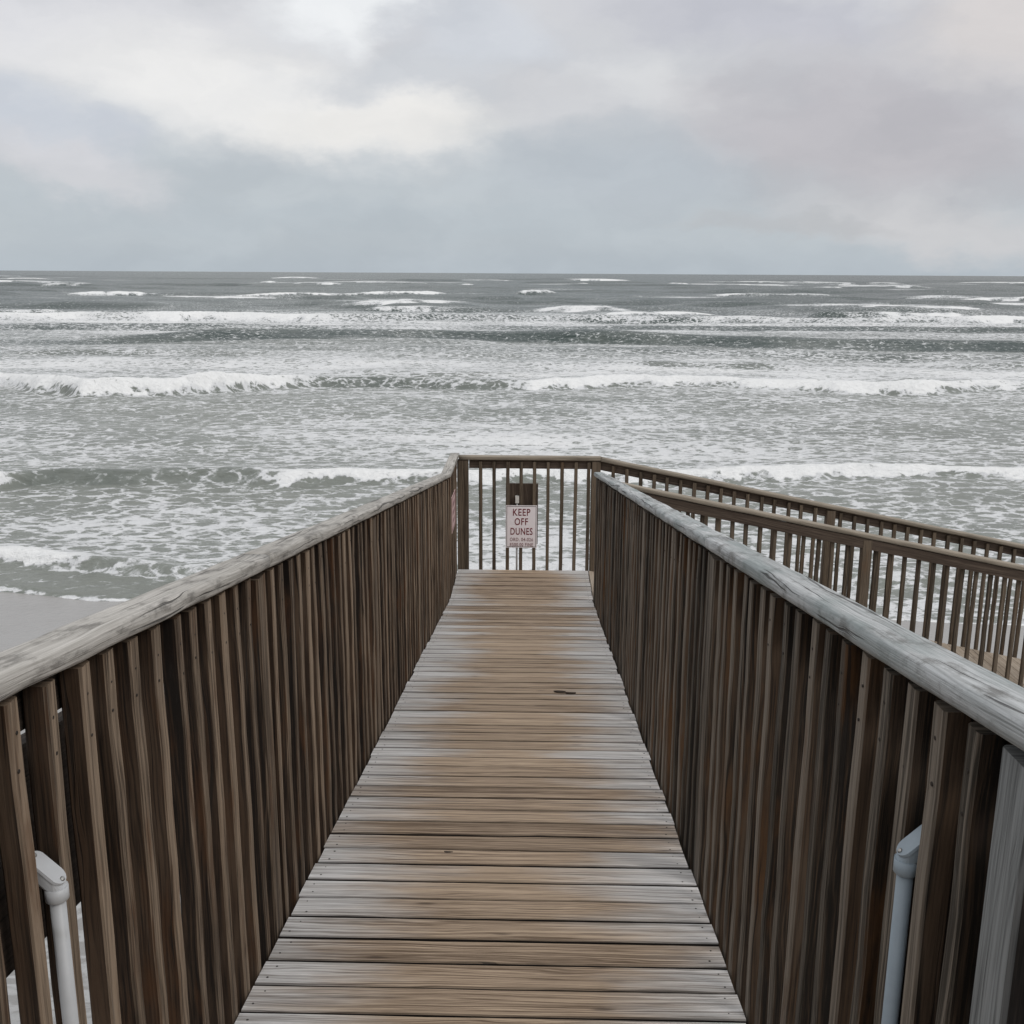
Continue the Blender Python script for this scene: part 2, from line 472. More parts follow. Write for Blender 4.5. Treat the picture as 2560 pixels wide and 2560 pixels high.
# --- side ramp going down to the right
rp = empty('side_ramp', (3.6, 9.98, zs(3.6)), 'plank side ramp running down to the right from the landing towards the beach', 'ramp')
mb = MB()
X1 = 8.2
sx = Vector((1, 0, -TB)).normalized(); ux = Vector((TB, 0, 1)).normalized()
i = 0; s_ = .07
while s_ < X1:
    c = Vector((.607, 0, ZL)) + sx * s_ - ux * .019
    mb.beam([(c.x, 9.485 + random.uniform(-.004, .004), c.z), (c.x, 10.475 + random.uniform(-.004, .004), c.z)], rect(.1404 - .007, .038, .004), sx)
    s_ += .1404
mb.build('deck_boards', M['ramp'], rp)
mb = MB()
for y in (9.51, 9.98, 10.45):
    a = Vector((.62, y, ZL - .165)); b = a + sx * X1
    mb.beam([a, b], rect(.034, .235, .003), (0, 1, 0))
mb.build('joists', M['under'], rp)

def side_rail(name_label, ycap, yb, yf, ypost, post_x, x_first, pit, side_sgn, far):
    e = empty('railing', (3.6, yb, zs(3.6) - .2), name_label, 'railing', 'wooden railings of the boardwalk')
    a = .615 if not far else .7135
    mb = MB()
    H = 1.236 if far else 1.212
    mb.beam(dense((a, ycap, zs(a) + H - CT / 2), (X1 + .4, ycap, zs(X1 + .4) + H - CT / 2), 50), rrect(.097, CT, .013), (0, 1, 0), jit=.0012, jp=.0006, sm=True)
    mb.build('handrail', M['cap_far'], e)
    mb = MB()
    hh = .098 if not far else .088
    q = H - CT - .003 - hh / 2
    a2 = .69 if far else .66
    mb.beam([(a2, yf, zs(a2) + q - .004), (X1 + .4, yf, zs(X1 + .4) + q - .004)], rect(.036, hh, .003), (0, 1, 0))
    mb.build('rail_board', M['fascia'], e)
    ms = baluster_meshes('side', H - CT - .02 + .19, M['bal_far'], w=.0365, nails=False)
    n = 0; k = 0
    while True:
        x = x_first + pit * k + random.uniform(-.004, .004); k += 1
        if x > X1: break
        if any(abs(x - p) < .07 for p in post_x): continue
        put_baluster(ms, e, (x, yb, zs(x) - .19), -math.pi / 2); n += 1
    for p in post_x:
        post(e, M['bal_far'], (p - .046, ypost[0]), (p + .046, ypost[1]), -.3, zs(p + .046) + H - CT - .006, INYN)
    return e
side_rail('far railing of the side ramp, dark brown and nearest to the sea', 10.522, 10.504, 10.542, (10.486, 10.575), (3.13, 5.60, 8.05), .848, .1408, 1, True)
side_rail('near railing of the side ramp with a deep outer rail board', 9.436, 9.459, 9.419, (9.396, 9.484), (3.17, 5.62, 8.07), .79, .138, -1, False)

# ------------------------------------------------------------------ conduits, backing boards
def conduit(x, y, zfoot, ztop, sgn, mat, label, xboard):
    """vertical conduit with a slanted pull elbow; sgn = direction of the walkway"""
    e = empty('conduit', (x, y, zfoot), label, 'conduit pipe', 'grey conduits beside the balusters')
    b = MB()
    b.tube([(x, y, zfoot), (x, y, ztop - .01)], .0128, 16)
    b.build('pipe', mat, e)
    b = MB()
    b.tube([(x, y, ztop - .02), (x, y, ztop - .017), (x, y, ztop + .006)], [.0155, .0188, .0188], 18)
    c = Vector((x - sgn * .010, y, ztop + .040))
    nrm = Vector((sgn * .7071, 0, .7071)); la = Vector((sgn * .7071, 0, -.7071)); wa = Vector((0, 1, 0))
    def stad(L, W, off):
        out = []
        for i in range(24):
            a = 2 * math.pi * i / 24
            ca, sa = math.cos(a), math.sin(a)
            out.append(c + nrm * off + la * ((L / 2 - W / 2) * (1 if ca >= 0 else -1) + W / 2 * ca) + wa * (W / 2 * sa))
        return out
    rim = stad(.068, .034, -.004)
    ring = [Vector((x + .0175 * math.cos(t), y + .0175 * math.sin(t), ztop + .004)) for t in [i * math.pi / 9 for i in range(18)]]
    hz = ztop + .028
    ring2 = [Vector((x - sgn * .040, y + .0165 * math.cos(t), hz + .0165 * math.sin(t) + .012)) for t in [i * math.pi / 9 for i in range(18)]]
    b.hull(rim + ring + ring2)
    b.tube([(x - sgn * .036, y, hz + .012), (xboard, y, hz + .012)], .0155, 16)
    o = b.build('elbow', mat, e)
    b = MB(); b.hull(stad(.074, .038, -.004) + stad(.072, .036, .0005)); cv = b.build('cover_plate', mat, e)
    for sg in (-1, 1):
        p = c + la * .030 * sg
        b = MB(); b.tube([p, p + nrm * .0022, p + nrm * .003], [.0042, .0042, .0025], 10)
        b.build('screw', M['steel'], cv)
    return e
def ramp_pt(x, s_, perp):
    n = Vector((0, -TA, -1)).normalized()
    return Vector((x, 0, ZC)) + slope * s_ + n * perp
zt = ramp_pt(0, 1.63, .752).z
conduit(-.779, 1.490, zd(1.490), zt, 1, M['pvc_light'], 'pale grey conduit with slanted cover plate beside the left railing', -.846)
zt = ramp_pt(0, 1.58, .667).z
conduit(.598, 1.465, zd(1.465), zt, -1, M['pvc_blue'], 'bluish grey conduit with slanted cover plate beside the right railing', .702)
for x0, x1, s0, s1, p0, p1, lab in ((-.880, -.842, 1.2, 1.93, .52, .885, 'dark wooden backing board behind the left railing where the pale conduit enters'),
                                    (.698, .736, 1.05, 1.80, .50, 1.36, 'dark wooden backing board behind the right railing where the bluish conduit enters')):
    b = MB()
    xm = (x0 + x1) / 2
    a = ramp_pt(xm, s0, (p0 + p1) / 2); c = ramp_pt(xm, s1, (p0 + p1) / 2)
    b.beam([a, c], rect(x1 - x0, p1 - p0, .004), (1, 0, 0))
    o = b.build('backing_board', M['under'])
    tag(o, lab, 'board', 'backing boards behind the railings')
# conduit behind the sign
e = empty('conduit', (-.156, 10.497, ZL), 'thin grey conduit with a small white box rising behind the keep off sign', 'conduit pipe')
b = MB(); b.tube([(-.156, 10.4985, ZL - .3), (-.156, 10.4985, ZL + .725)], .0105, 12); b.build('pipe', M['pvc_light'], e)
b = MB(); b.box((-.176, 10.478, ZL + .725), (-.136, 10.523, ZL + .80), ch=.005, axis=2); b.build('outlet_box', plain('white_box', (.6, .58, .54), .5), e)
b = MB(); b.box((-.276, 10.525, ZL + .27), (.064, 10.560, ZL + .925), ch=.003, axis=2)
tag(b.build('backing_board', M['fascia']), 'dark brown board fixed behind the end railing above the sign', 'board', 'backing boards behind the railings')

# ------------------------------------------------------------------ signs
def text_mesh(name, body, size, cx, z, y, mat, parent, maxw=None, sx=1.):
    cu = bpy.data.curves.new(name, 'FONT')
    cu.body = body; cu.size = size; cu.align_x = 'CENTER'; cu.extrude = .0008; cu.offset = size * .012
    cu.space_character = 1.12
    t = bpy.data.objects.new('tmp', cu); COL.objects.link(t)
    dg = bpy.context.evaluated_depsgraph_get(); dg.update()
    me = bpy.data.meshes.new_from_object(t.evaluated_get(dg))
    bpy.data.objects.remove(t); bpy.data.curves.remove(cu)
    xs = [v.co.x for v in me.vertices]
    w = max(xs) - min(xs); k = (maxw / w) if maxw else sx
    mx = (max(xs) + min(xs)) / 2
    for v in me.vertices:
        x, yy, zq = v.co
        v.co = ((x - mx) * k, -zq, yy)
    me.materials.clear(); me.materials.append(mat)
    return link(name, me, parent, (cx, y, z))
sx0, sx1, sz0, sz1 = -.273, .055, 3.668, 4.128
sg = empty('sign', ((sx0 + sx1) / 2, 10.476, sz0), 'white sign with maroon letters reading KEEP OFF DUNES on the end railing', 'sign')
b = MB(); b.box((sx0, 10.4765, sz0), (sx1, 10.4805, sz1), ch=.0012, axis=2); b.build('panel', M['sign'], sg)
b = MB()
for lo, hi in (((sx0 + .008, sz0 + .008), (sx1 - .008, sz0 + .013)), ((sx0 + .008, sz1 - .013), (sx1 - .008, sz1 - .008)),
               ((sx0 + .008, sz0 + .0131), (sx0 + .013, sz1 - .0131)), ((sx1 - .013, sz0 + .0131), (sx1 - .008, sz1 - .0131))):
    b.box((lo[0], 10.4755, lo[1]), (hi[0], 10.4775, hi[1]), ch=.0003, axis=2)
b.build('border_line', M['rim'], sg)
cxs = (sx0 + sx1) / 2 + .002
def lz(q): return sz1 - (q - 690) / (1800 - 690) * (sz1 - sz0)
text_mesh('lettering', 'KEEP', .105, cxs, lz(955), 10.476, M['ink'], sg, .183)
text_mesh('lettering', 'OFF', .105, cxs - .003, lz(1200), 10.476, M['ink'], sg, .140)
text_mesh('lettering', 'DUNES', .105, cxs, lz(1455), 10.476, M['ink'], sg, .232)
text_mesh('lettering', 'ORD. 04-026', .052, cxs, lz(1625), 10.476, M['ink2'], sg, .245)
text_mesh('lettering', '$500.00 FINE', .052, cxs, lz(1760), 10.476, M['ink2'], sg, .245)
sg = empty('sign', (-.782, 9.95, 4.0), 'small pinkish red sign on the left railing of the landing seen nearly edge on', 'sign')
b = MB(); b.box((-.7865, 9.74, 4.0), (-.7815, 10.19, 4.36), ch=.001, axis=2); b.build('panel', M['sign_pink'], sg)
b = MB()
for lo, hi in (((9.75, 4.012), (10.18, 4.03)), ((9.75, 4.33), (10.18, 4.348)), ((9.75, 4.031), (9.768, 4.329)), ((10.162, 4.031), (10.18, 4.329)), ((9.84, 4.24), (10.08, 4.285)), ((9.84, 4.16), (10.1, 4.20)), ((9.86, 4.08), (10.06, 4.115))):
    b.box((-.7822, lo[0], lo[1]), (-.7802, hi[0], hi[1]), ch=.0003, axis=2)
b.build('border_and_bars', M['ink2'], sg)

# ------------------------------------------------------------------ dead leaf on the deck
e = MB()
c = Vector((.212, 5.88, zd(5.88)))
def leafblob(c, L, W, ang, hgt):
    dx = Vector((math.cos(ang), 0, 0)) + slope * math.sin(ang); dy = up_r.cross(dx).normalized()
    pts = []
    for i in range(9):
        t = i / 8 * 2 - 1
        w = W * math.sqrt(max(0, 1 - t * t)) * random.uniform(.7, 1.1)
        for sgn in (-1, 1):
            pts.append(c + dx * L * t + dy * w * sgn + up_r * random.uniform(.001, hgt))
        pts.append(c + dx * L * t + up_r * hgt * random.uniform(.8, 1.3))
    e.hull(pts)
leafblob(c + Vector((-.03, 0, 0)) + slope * .012, .038, .014, -.25, .012)
leafblob(c + Vector((.035, 0, 0)) - slope * .012, .034, .012, -.12, .010)
tag(e.build('dead_leaf', M['bark']), 'small dark curled dead leaf lying on the deck boards', 'leaf')

# ------------------------------------------------------------------ noise for the sea and sand
_perm = rng.permutation(256); _perm = np.concatenate([_perm, _perm, _perm])
_ang = rng.uniform(0, 2 * np.pi, 256); _gx, _gy = np.cos(_ang), np.sin(_ang)
def perlin(x, y, seed=0):
    x = x + seed * 17.31; y = y + seed * 9.77
    xi = np.floor(x).astype(np.int64); yi = np.floor(y).astype(np.int64)
    xf, yf = x - xi, y - yi
    u = xf * xf * xf * (xf * (xf * 6 - 15) + 10); v = yf * yf * yf * (yf * (yf * 6 - 15) + 10)
    def g(ix, iy, dx, dy):
        h = _perm[_perm[ix & 255] + (iy & 255)]
        return _gx[h] * dx + _gy[h] * dy
    a = g(xi, yi, xf, yf); b = g(xi + 1, yi, xf - 1, yf); c = g(xi, yi + 1, xf, yf - 1); d = g(xi + 1, yi + 1, xf - 1, yf - 1)
    return (a + u * (b - a)) + v * ((c + u * (d - c)) - (a + u * (b - a)))
def fbm(x, y, seed, o=4):
    s = 0; a = 1.; f = 1.
    for i in range(o):
        s = s + a * perlin(x * f, y * f, seed + i * 3); a *= .5; f *= 2.03
    return s
def sst(a, b, x):
    t = np.clip((x - a) / (b - a), 0, 1); return t * t * (3 - 2 * t)

SH_X = [-70, -30, -16, -11.1, -9.9, -8.9, -7.8, -4, 5.1, 9.2, 16, 40, 80]
SH_Y = [21.5, 21.6, 21.0, 20.3, 20.0, 19.7, 19.75, 19.5, 19.1, 18.5, 18.6, 19.5, 20.0]
def shore(x):
    return np.interp(x, SH_X, SH_Y) + .18 * perlin(x * .35, x * 0 + 3.3, 5) + .05 * perlin(x * 1.3, x * 0 + 1.3, 6)

def sand_np(x, y):
    z = .085 * (19.3 - y)
    z = np.where(y < 8, z + .11 * np.maximum(8 - y, 0) ** 1.25, z)
    z = np.minimum(z, 3.6 + .25 * fbm(x * .15, y * .15, 40))
    return np.maximum(z + .02 * fbm(x * .25, y * .4, 33, 3), -6.)

def grid_mesh(name, X, Y, Z, attrs, mat):
    nr, nc = X.shape
    me = bpy.data.meshes.new(name)
    co = np.stack([X, Y, Z], -1).reshape(-1, 3).astype(np.float32)
    me.vertices.add(len(co)); me.vertices.foreach_set('co', co.ravel())
    i = np.arange(nr * nc).reshape(nr, nc)
    q = np.stack([i[:-1, :-1], i[:-1, 1:], i[1:, 1:], i[1:, :-1]], -1).reshape(-1, 4).astype(np.int32)
    me.loops.add(q.size); me.loops.foreach_set('vertex_index', q.ravel())
    me.polygons.add(len(q))
    me.polygons.foreach_set('loop_start', np.arange(0, q.size, 4, dtype=np.int32))
    try: me.polygons.foreach_set('loop_total', np.full(len(q), 4, np.int32))
    except Exception: pass
    me.polygons.foreach_set('use_smooth', np.ones(len(q), bool))
    for k, a in attrs.items():
        at = me.attributes.new(k, 'FLOAT', 'POINT'); at.data.foreach_set('value', a.astype(np.float32).ravel())
    me.update(calc_edges=True); me.validate()
    me.materials.append(mat)
    return link(name, me)

# ------------------------------------------------------------------ sea
ys = [16.5]
while ys[-1] < 9000:
    y = ys[-1]
    ds = .095 if y < 31 else .0045 * (y - 10)
    if y > 200: ds = .011 * (y - 120)
    ys.append(y + ds)
ys.append(40000.)
ys = np.array(ys)
ang = np.concatenate([np.linspace(-74, -36, 90)[:-1], np.linspace(-36, 34, 980), np.linspace(34, 74, 90)[1:]])
tx = np.tan(np.radians(ang))
X = ys[:, None] * tx[None, :]
Y = np.repeat(ys[:, None], len(tx), 1)
DS = np.gradient(ys)[:, None]
sh = shore(X)
off = Y - sh
H = np.zeros_like(X); F = np.zeros_like(X); CL = np.zeros_like(X)
# chop, octave by octave, only where the grid can carry it
for wl, amp, sd, y0 in ((42., .85, 1, 110), (19., .55, 2, 62), (9., .26, 3, 34), (4.2, .135, 4, 20), (2.0, .068, 5, 18), (.9, .026, 6, 17)):
    wgt = sst(2.2 * DS, 5 * DS, np.full_like(DS, wl)) * sst(y0 * .8, y0 * 1.5, Y)
    n = perlin(X / (wl * 2.3) + .25 * perlin(X / wl / 3, Y / wl / 3, sd + 20), Y / wl, sd)
    n2 = np.where(n > 0, n ** 1.0 * 1.25, n * .8)
    H += amp * wgt * n2
near = np.clip((off - 0.3) / 12, .12, 1.)
H *= near
chop = H.copy()
RM = perlin(X * .55, Y * .8, 50) + .5 * perlin(X * 1.3, Y * 1.9, 51) + .35 * perlin(X * 3.1, Y * 4., 52)
RL = perlin(X / 14., Y / 9., 53)
def breaker(xs, yl, hs, fs, wf, wb, trail, wig=.5, ends=None, rough=.10, dens=.95, sd=None):
    sd = int(yl[0]) if sd is None else sd
    r0 = np.searchsorted(ys, min(yl) - 3 * wig - 2 * wf); r1 = np.searchsorted(ys, max(yl) + 3 * wig + 5 * max(wb, trail)) + 1
    c0, c1 = 0, X.shape[1]
    if ends:
        yy = [ys[max(r0, 0)], ys[min(r1, len(ys) - 1)]]
        lo = min((ends[0] - 4 * ends[2]) / y for y in yy); hi = max((ends[1] + 4 * ends[2]) / y for y in yy)
        c0 = np.searchsorted(tx, lo); c1 = np.searchsorted(tx, hi) + 1
    sl = (slice(r0, r1), slice(c0, c1))
    x, y = X[sl], Y[sl]
    if x.size == 0: return
    xl = x[-1:, :] * 0 + x  # full array, crests vary along x only
    yc = np.interp(x, xs, yl) + wig * (perlin(x / (wf * 5), x * 0 + .37, 60 + sd) + .5 * perlin(x / (wf * 1.8), x * 0 + .7, 61 + sd) + .22 * perlin(x / (wf * .6), x * 0 + .2, 62 + sd))
    h = np.interp(x, xs, hs); f = np.interp(x, xs, fs)
    t = y - yc
    if ends:
        e2 = ends[2]
        Xw = x + e2 * .9 * perlin(x / e2 / 1.3, y / wf, 75 + sd)
        m = sst(ends[0] - e2 * 1.5, ends[0] + e2 * 1.5, x) * (1 - sst(ends[1] - e2 * 1.5, ends[1] + e2 * 1.5, x))
        h = h * .52 * m
        f = f * sst(ends[0] - e2 * .6, ends[0] + e2 * .6, Xw) * (1 - sst(ends[1] - e2 * .6, ends[1] + e2 * .6, Xw)) * np.clip(.85 + .9 * perlin(x / e2, y / wf, 76 + sd), 0, 1)
    prof = sst(0, wf, t) * np.exp(-np.maximum(t - wf, 0) / wb)
    h = h * (1 + .30 * perlin(x / (wf * 2.6), y / (wf * 3), 70 + sd))
    Hc = H[sl]
    Hc = Hc * (1 - .5 * prof * np.clip(h / .4, 0, 1)) + h * prof
    RW = perlin(x / (wf * 1.5), y / (wf * 1.3), 85 + sd) + .6 * perlin(x / (wf * .6), y / (wf * .55), 86 + sd) + .35 * perlin(x / (wf * .27), y / (wf * .25), 87 + sd)
    tf = t + wf * .8 * RW
    f = f * np.clip(.92 + .85 * perlin(x / (wf * 7), y / (wf * 12), 88 + sd) + .45 * perlin(x / (wf * 2.5), y / (wf * 5), 89 + sd), 0, 1)
    front = sst(wf * .25, wf * .5, tf) * (1 - sst(wf * 1.3, wf * 1.3 + trail * .35, tf))
    tr = np.exp(-np.maximum(t - wf, 0) / trail) * (t > wf * .5) * (.78 + .28 * perlin(x / (wf * 4), y / (wf * 2), 77 + sd))
    fo = np.maximum(front * dens, tr) * np.clip(f * 1.2, 0, 1)
    # the face of an unbroken stretch is swept clean of old foam
    face = sst(-.1 * wf, .15 * wf, t) * (1 - sst(.9 * wf, 1.4 * wf, t)) * np.clip(1 - f * 1.4, 0, 1) * np.clip(h / .35, 0, 1)
    F[sl] = np.maximum(F[sl] * (1 - (.8 if wf < 2 else .6) * face * (sst(.15, .4, h) if wf < 2 else sst(.3, .7, h))), fo)
    if not ends: CL[sl] = np.maximum(CL[sl], face * sst(.05, .6, h) * np.clip(.75 + .8 * RW, 0, 1))
    H[sl] = Hc + rough * h * front * f * (.6 * RM[sl] + .7 * RW)

# background foam, patchy, following distance from the shore
F += np.interp(Y, [18, 24, 27, 31, 34, 40, 48, 55, 62, 72, 80, 90, 105, 118, 135, 160, 200, 300, 600],
               [.48, .46, .41, .33, .46, .50, .44, .42, .50, .64, .46, .33, .40, .55, .60, .28, .15, .07, .0]) + .24 * RL * np.interp(Y, [18, 60, 150, 300], [.7, 1, .8, .4])
F += .13 * perlin(X / 5., Y / 2.5, 54)
F += .16 * np.interp(Y, [22, 40, 120, 250], [.7, 1, 1, .4]) * perlin(X / 11. + .6 * perlin(X / 9., Y / 7., 56), Y / 2.2, 57)   # drifted streaks
F += .16 * np.exp(-((X + 45) / 22) ** 2 - ((Y - 122) / 12) ** 2)
F -= .14 * sst(6, 22, X) * sst(20, 24, Y) * (1 - sst(40, 60, Y))
F -= .20 * np.exp(-((X + 16) / 9) ** 2 - ((Y - 47) / 6) ** 2)
F += .12 * np.exp(-((X - 5) / 13) ** 2 - ((Y - 41) / 6) ** 2)
# whitecap seeds far out
cap = sst(.16, .34, chop / (1 + 0 * X)) * sst(150, 230, Y) * sst(.1, .5, perlin(X / 70., Y / 60., 55))
F = np.maximum(F, .8 * cap)

# swell that has not broken yet, and scattered small caps towards the horizon
rs = random.Random(5)
for i in range(150):
    y0 = 165 * math.exp(rs.random() ** 1.15 * 2.0)
    x0 = rs.uniform(-.72, .70) * y0
    L = rs.uniform(6, 30) * (y0 / 250) ** .7
    h0 = rs.uniform(.9, 2.1) * (.75 + y0 / 900)
    fo_ = rs.choice([0, 0, 0, 0, 0, .8, 1]) if L > 14 else rs.choice([0, 0, 0, 1])
    wf_ = rs.uniform(4.5, 8) * (1 + y0 / 700)
    dy = rs.uniform(-.12, .12) * L
    breaker([x0 - L, x0 + L], [y0 - dy, y0 + dy], [h0, h0], [fo_, fo_], wf_, wf_ * 1.8, 4. + y0 / 90, 2., (x0 - L * (1. if not fo_ else .55), x0 + L * (1. if not fo_ else .55), max(1.6, L * .28)), .1, .85, sd=i)
for i in range(70):
    y0 = rs.uniform(64, 165)
    x0 = rs.uniform(-.75, .72) * y0
    L = rs.uniform(3, 14)
    h0 = rs.uniform(.25, .75)
    wf_ = rs.uniform(1.8, 4)
    breaker([x0 - L, x0 + L], [y0, y0 + rs.uniform(-1, 1)], [h0, h0], [0, 0], wf_, wf_ * 2, 3, .8, (x0 - L, x0 + L, L * .35), .1, .85, sd=200 + i)
breaker([-90, -42, -30, -20, -7, 5, 19, 37, 90], [88, 89, 93.5, 96, 100, 99, 93.5, 92.5, 90], [.3, .45, .9, .95, .8, .9, .8, .75, .4], [0] * 9, 4.5, 7., 3, 1.6)
breaker([-90, -30, 0, 30, 90], [80, 82, 84, 80, 82], [.2, .3, .35, .4, .2], [0] * 5, 3.5, 5., 3, 1.5)
breaker([-90, -45, -10, 20, 60, 120], [112, 113, 118, 116, 113, 114], [.4, .6, .4, .7, .7, .4], [0] * 6, 5, 8., 4, 2.)
# E line
breaker([-120, -66, -47, -28, -1, 23, 41, 68, 120], [124, 127, 129.5, 133.5, 141.5, 140.5, 137, 145, 146], [1.15, 1.1, 1.2, 1.1, .8, .95, .8, 1.1, 1.1], [.95, .9, .95, .85, .5, .75, .55, .95, .95], 3.2, 9., 22, 5.5, dens=.88)
# F line
breaker([-120, -77, -72], [148, 149, 152], [1.6] * 3, [1] * 3, 3.4, 8, 8, 1, (-130, -70, 3))
breaker([-28, -17], [169.5, 171.2], [1.9, 1.9], [1, 1], 3.8, 8, 4, 1, (-27.5, -16.5, 2.))
breaker([-40, -28, -10, 10, 40], [166, 169, 172, 168, 165], [.6, 1., 1.1, .9, .6], [0] * 5, 5, 9, 4, 2, (-40, 0, 9))
breaker([11, 26], [155.5, 159.5], [1.3, 1.3], [1, 1], 3.2, 8, 7, 1, (10, 27, 3.))
breaker([40, 43, 47, 65, 90], [153, 154.5, 152, 154.5, 156], [1.2, 2., 2., 1.7, 1.6], [0, 0, .5, 1, 1], 3.6, 8, 7, 1, (41, 66, 2.5))
breaker([68, 120], [150, 154], [1.6, 1.6], [1, 1], 3.6, 8, 8, 1.5, (74, 140, 5))
# G line
breaker([-122, -102], [264, 269], [2.4] * 2, [1] * 2, 5, 12, 8, 1.5, (-121, -101, 4))
breaker([-72, -50, -26], [246, 268, 290], [2.1, 2.2, 2.4], [1] * 3, 5, 12, 9, 2.5, (-73, -24, 6))
breaker([-30, -5], [290, 300], [1.4] * 2, [.6] * 2, 5, 12, 6, 2.5, (-26, -9, 4))
breaker([-6, 7], [308, 320], [2.8] * 2, [1] * 2, 5, 12, 6, 1.5, (-5.5, 6.5, 2.5))
breaker([40, 54, 69, 90], [272, 274, 278, 280], [2., 2.3, 2.3, 2.], [.4, 1, 1, .3], 5, 12, 9, 2.5, (46, 84, 6))
breaker([112, 130, 160], [268, 270, 275], [2.4] * 3, [1] * 3, 5, 12, 9, 2.5, (112, 170, 6))
breaker([-60, 0, 60], [220, 216, 220], [1., 1.3, 1.2], [0] * 3, 7, 14, 5, 5, (-70, 90, 20))
breaker([-160, -60], [205, 210], [1.3, 1.2], [0] * 2, 7, 14, 5, 5, (-160, -60, 15))
# H line
for x0, x1, y0, h in ((-208, -188, 432, 2.6), (-113, -100, 533, 2.6), (80, 95, 632, 3.), (119, 136, 452, 3.2), (-40, -33, 560, 2.2), (25, 33, 610, 2.4), (-160, -150, 600, 2.4), (178, 196, 520, 2.6)):
    breaker([x0, x1], [y0, y0 + 3], [h, h], [1, 1], 7, 14, 6, 1.5, (x0, x1, 4))
for x0, x1, y0, h in ((-235, -205, 428, 2.2), (-150, -90, 470, 1.6), (-60, 10, 430, 1.6), (60, 130, 400, 1.6), (-20, 40, 350, 1.4), (150, 210, 350, 1.6), (90, 118, 450, 2.2)):
    breaker([x0, x1], [y0, y0 + 5], [h, h], [0, 0], 9, 18, 6, 6, (x0, x1, 12))
# C line
breaker([-60, -31, -27.5, -24, -20, -17, -14.6, -12.5, -9.5, -6.3, -4.4, 0, 3, 9, 15, 17.5, 22, 25.4, 28.2, 60],
        [59, 58.6, 55.6, 53.8, 54.1, 55.8, 57.8, 59.3, 60.1, 59.2, 58.5, 58, 59, 60, 58.5, 57.4, 57, 58.7, 59.4, 60],
        [.7, .6, .85, .95, .95, .9, .75, .52, .50, .52, .50, .5, .55, .6, .62, .66, .68, .6, .55, .6],
        [1, .8, 1, 1, 1, 1, .9, .42, .34, .38, .45, .9, 1, 1, 1, 1, 1, .9, .6, .8], 1.5, 3.4, 7.0, 1.25, rough=.2)
# B line
breaker([-40, -17, -16.1, -15.5, -13.2, -10, -7.3, -5.1, 1.3, 8.5, 12, 16, 40],
        [30, 30, 30.1, 30.4, 30.9, 31, 31, 31.4, 32, 32.8, 32.9, 33, 33.4],
        [.50, .46, .44, .40, .36, .32, .32, .32, .32, .30, .30, .30, .32],
        [1, 1, .8, .08, .16, .45, .85, 1, 1, 1, 1, 1, 1], .95, 1.5, 1.5, .75, rough=.2)
# A: the last small bore running up the beach
breaker([-40, -20, -12.1, -10.7, -9.3, -7.8, -7.2, -6.5, -3, 3, 9, 20, 40], [23.2, 22.9, 22.2, 21.7, 21.4, 21.0, 21.3, 21.7, 21.9, 21.4, 21.0, 21.2, 22],
        [.2, .2, .2, .22, .22, .2, .16, .14, .13, .13, .12, .14, .2], [.7, .8, .85, 1, 1, 1, .8, .6, .6, .6, .5, .6, .8], .6, .8, 1.6, .3, rough=.22)
# keep the thin swash in front of the bore nearly clear
bore = np.interp(X, [-40, -20, -12.1, -10.7, -9.3, -7.8, -7.2, -6.5, -3, 3, 9, 20, 40], [23.2, 22.9, 22.2, 21.7, 21.4, 21.0, 21.3, 21.7, 21.9, 21.4, 21.0, 21.2, 22])
clear = (1 - sst(-.15, .15, Y - bore)) * (1 - sst(-5, 0, X))
F = F * (1 - .86 * clear)
edge = np.exp(-((off - .045) / .05) ** 2)
F = np.maximum(F, edge * (.88 + .3 * perlin(X * 1.5, Y * 1.5, 90)))
sz = sand_np(X, Y)
Hs = np.maximum(H, sz + .012 + .02 * sst(0, .25, off))
Z = np.where(off > 0, Hs, sz - .03 - .12 * np.maximum(-off, 0))
blend = sst(0, .12, off)
Z = Z * blend + (1 - blend) * (sz - .004 - .1 * np.maximum(-off, 0))
milk = np.clip(1.05 - (Y - 22) / 120., .0, 1) + .22 * np.clip(F, 0, 1) + .15 * RL
milk = milk - .50 * CL    # less milk, so darker and greener water on the standing faces
face_dark = np.zeros_like(X)

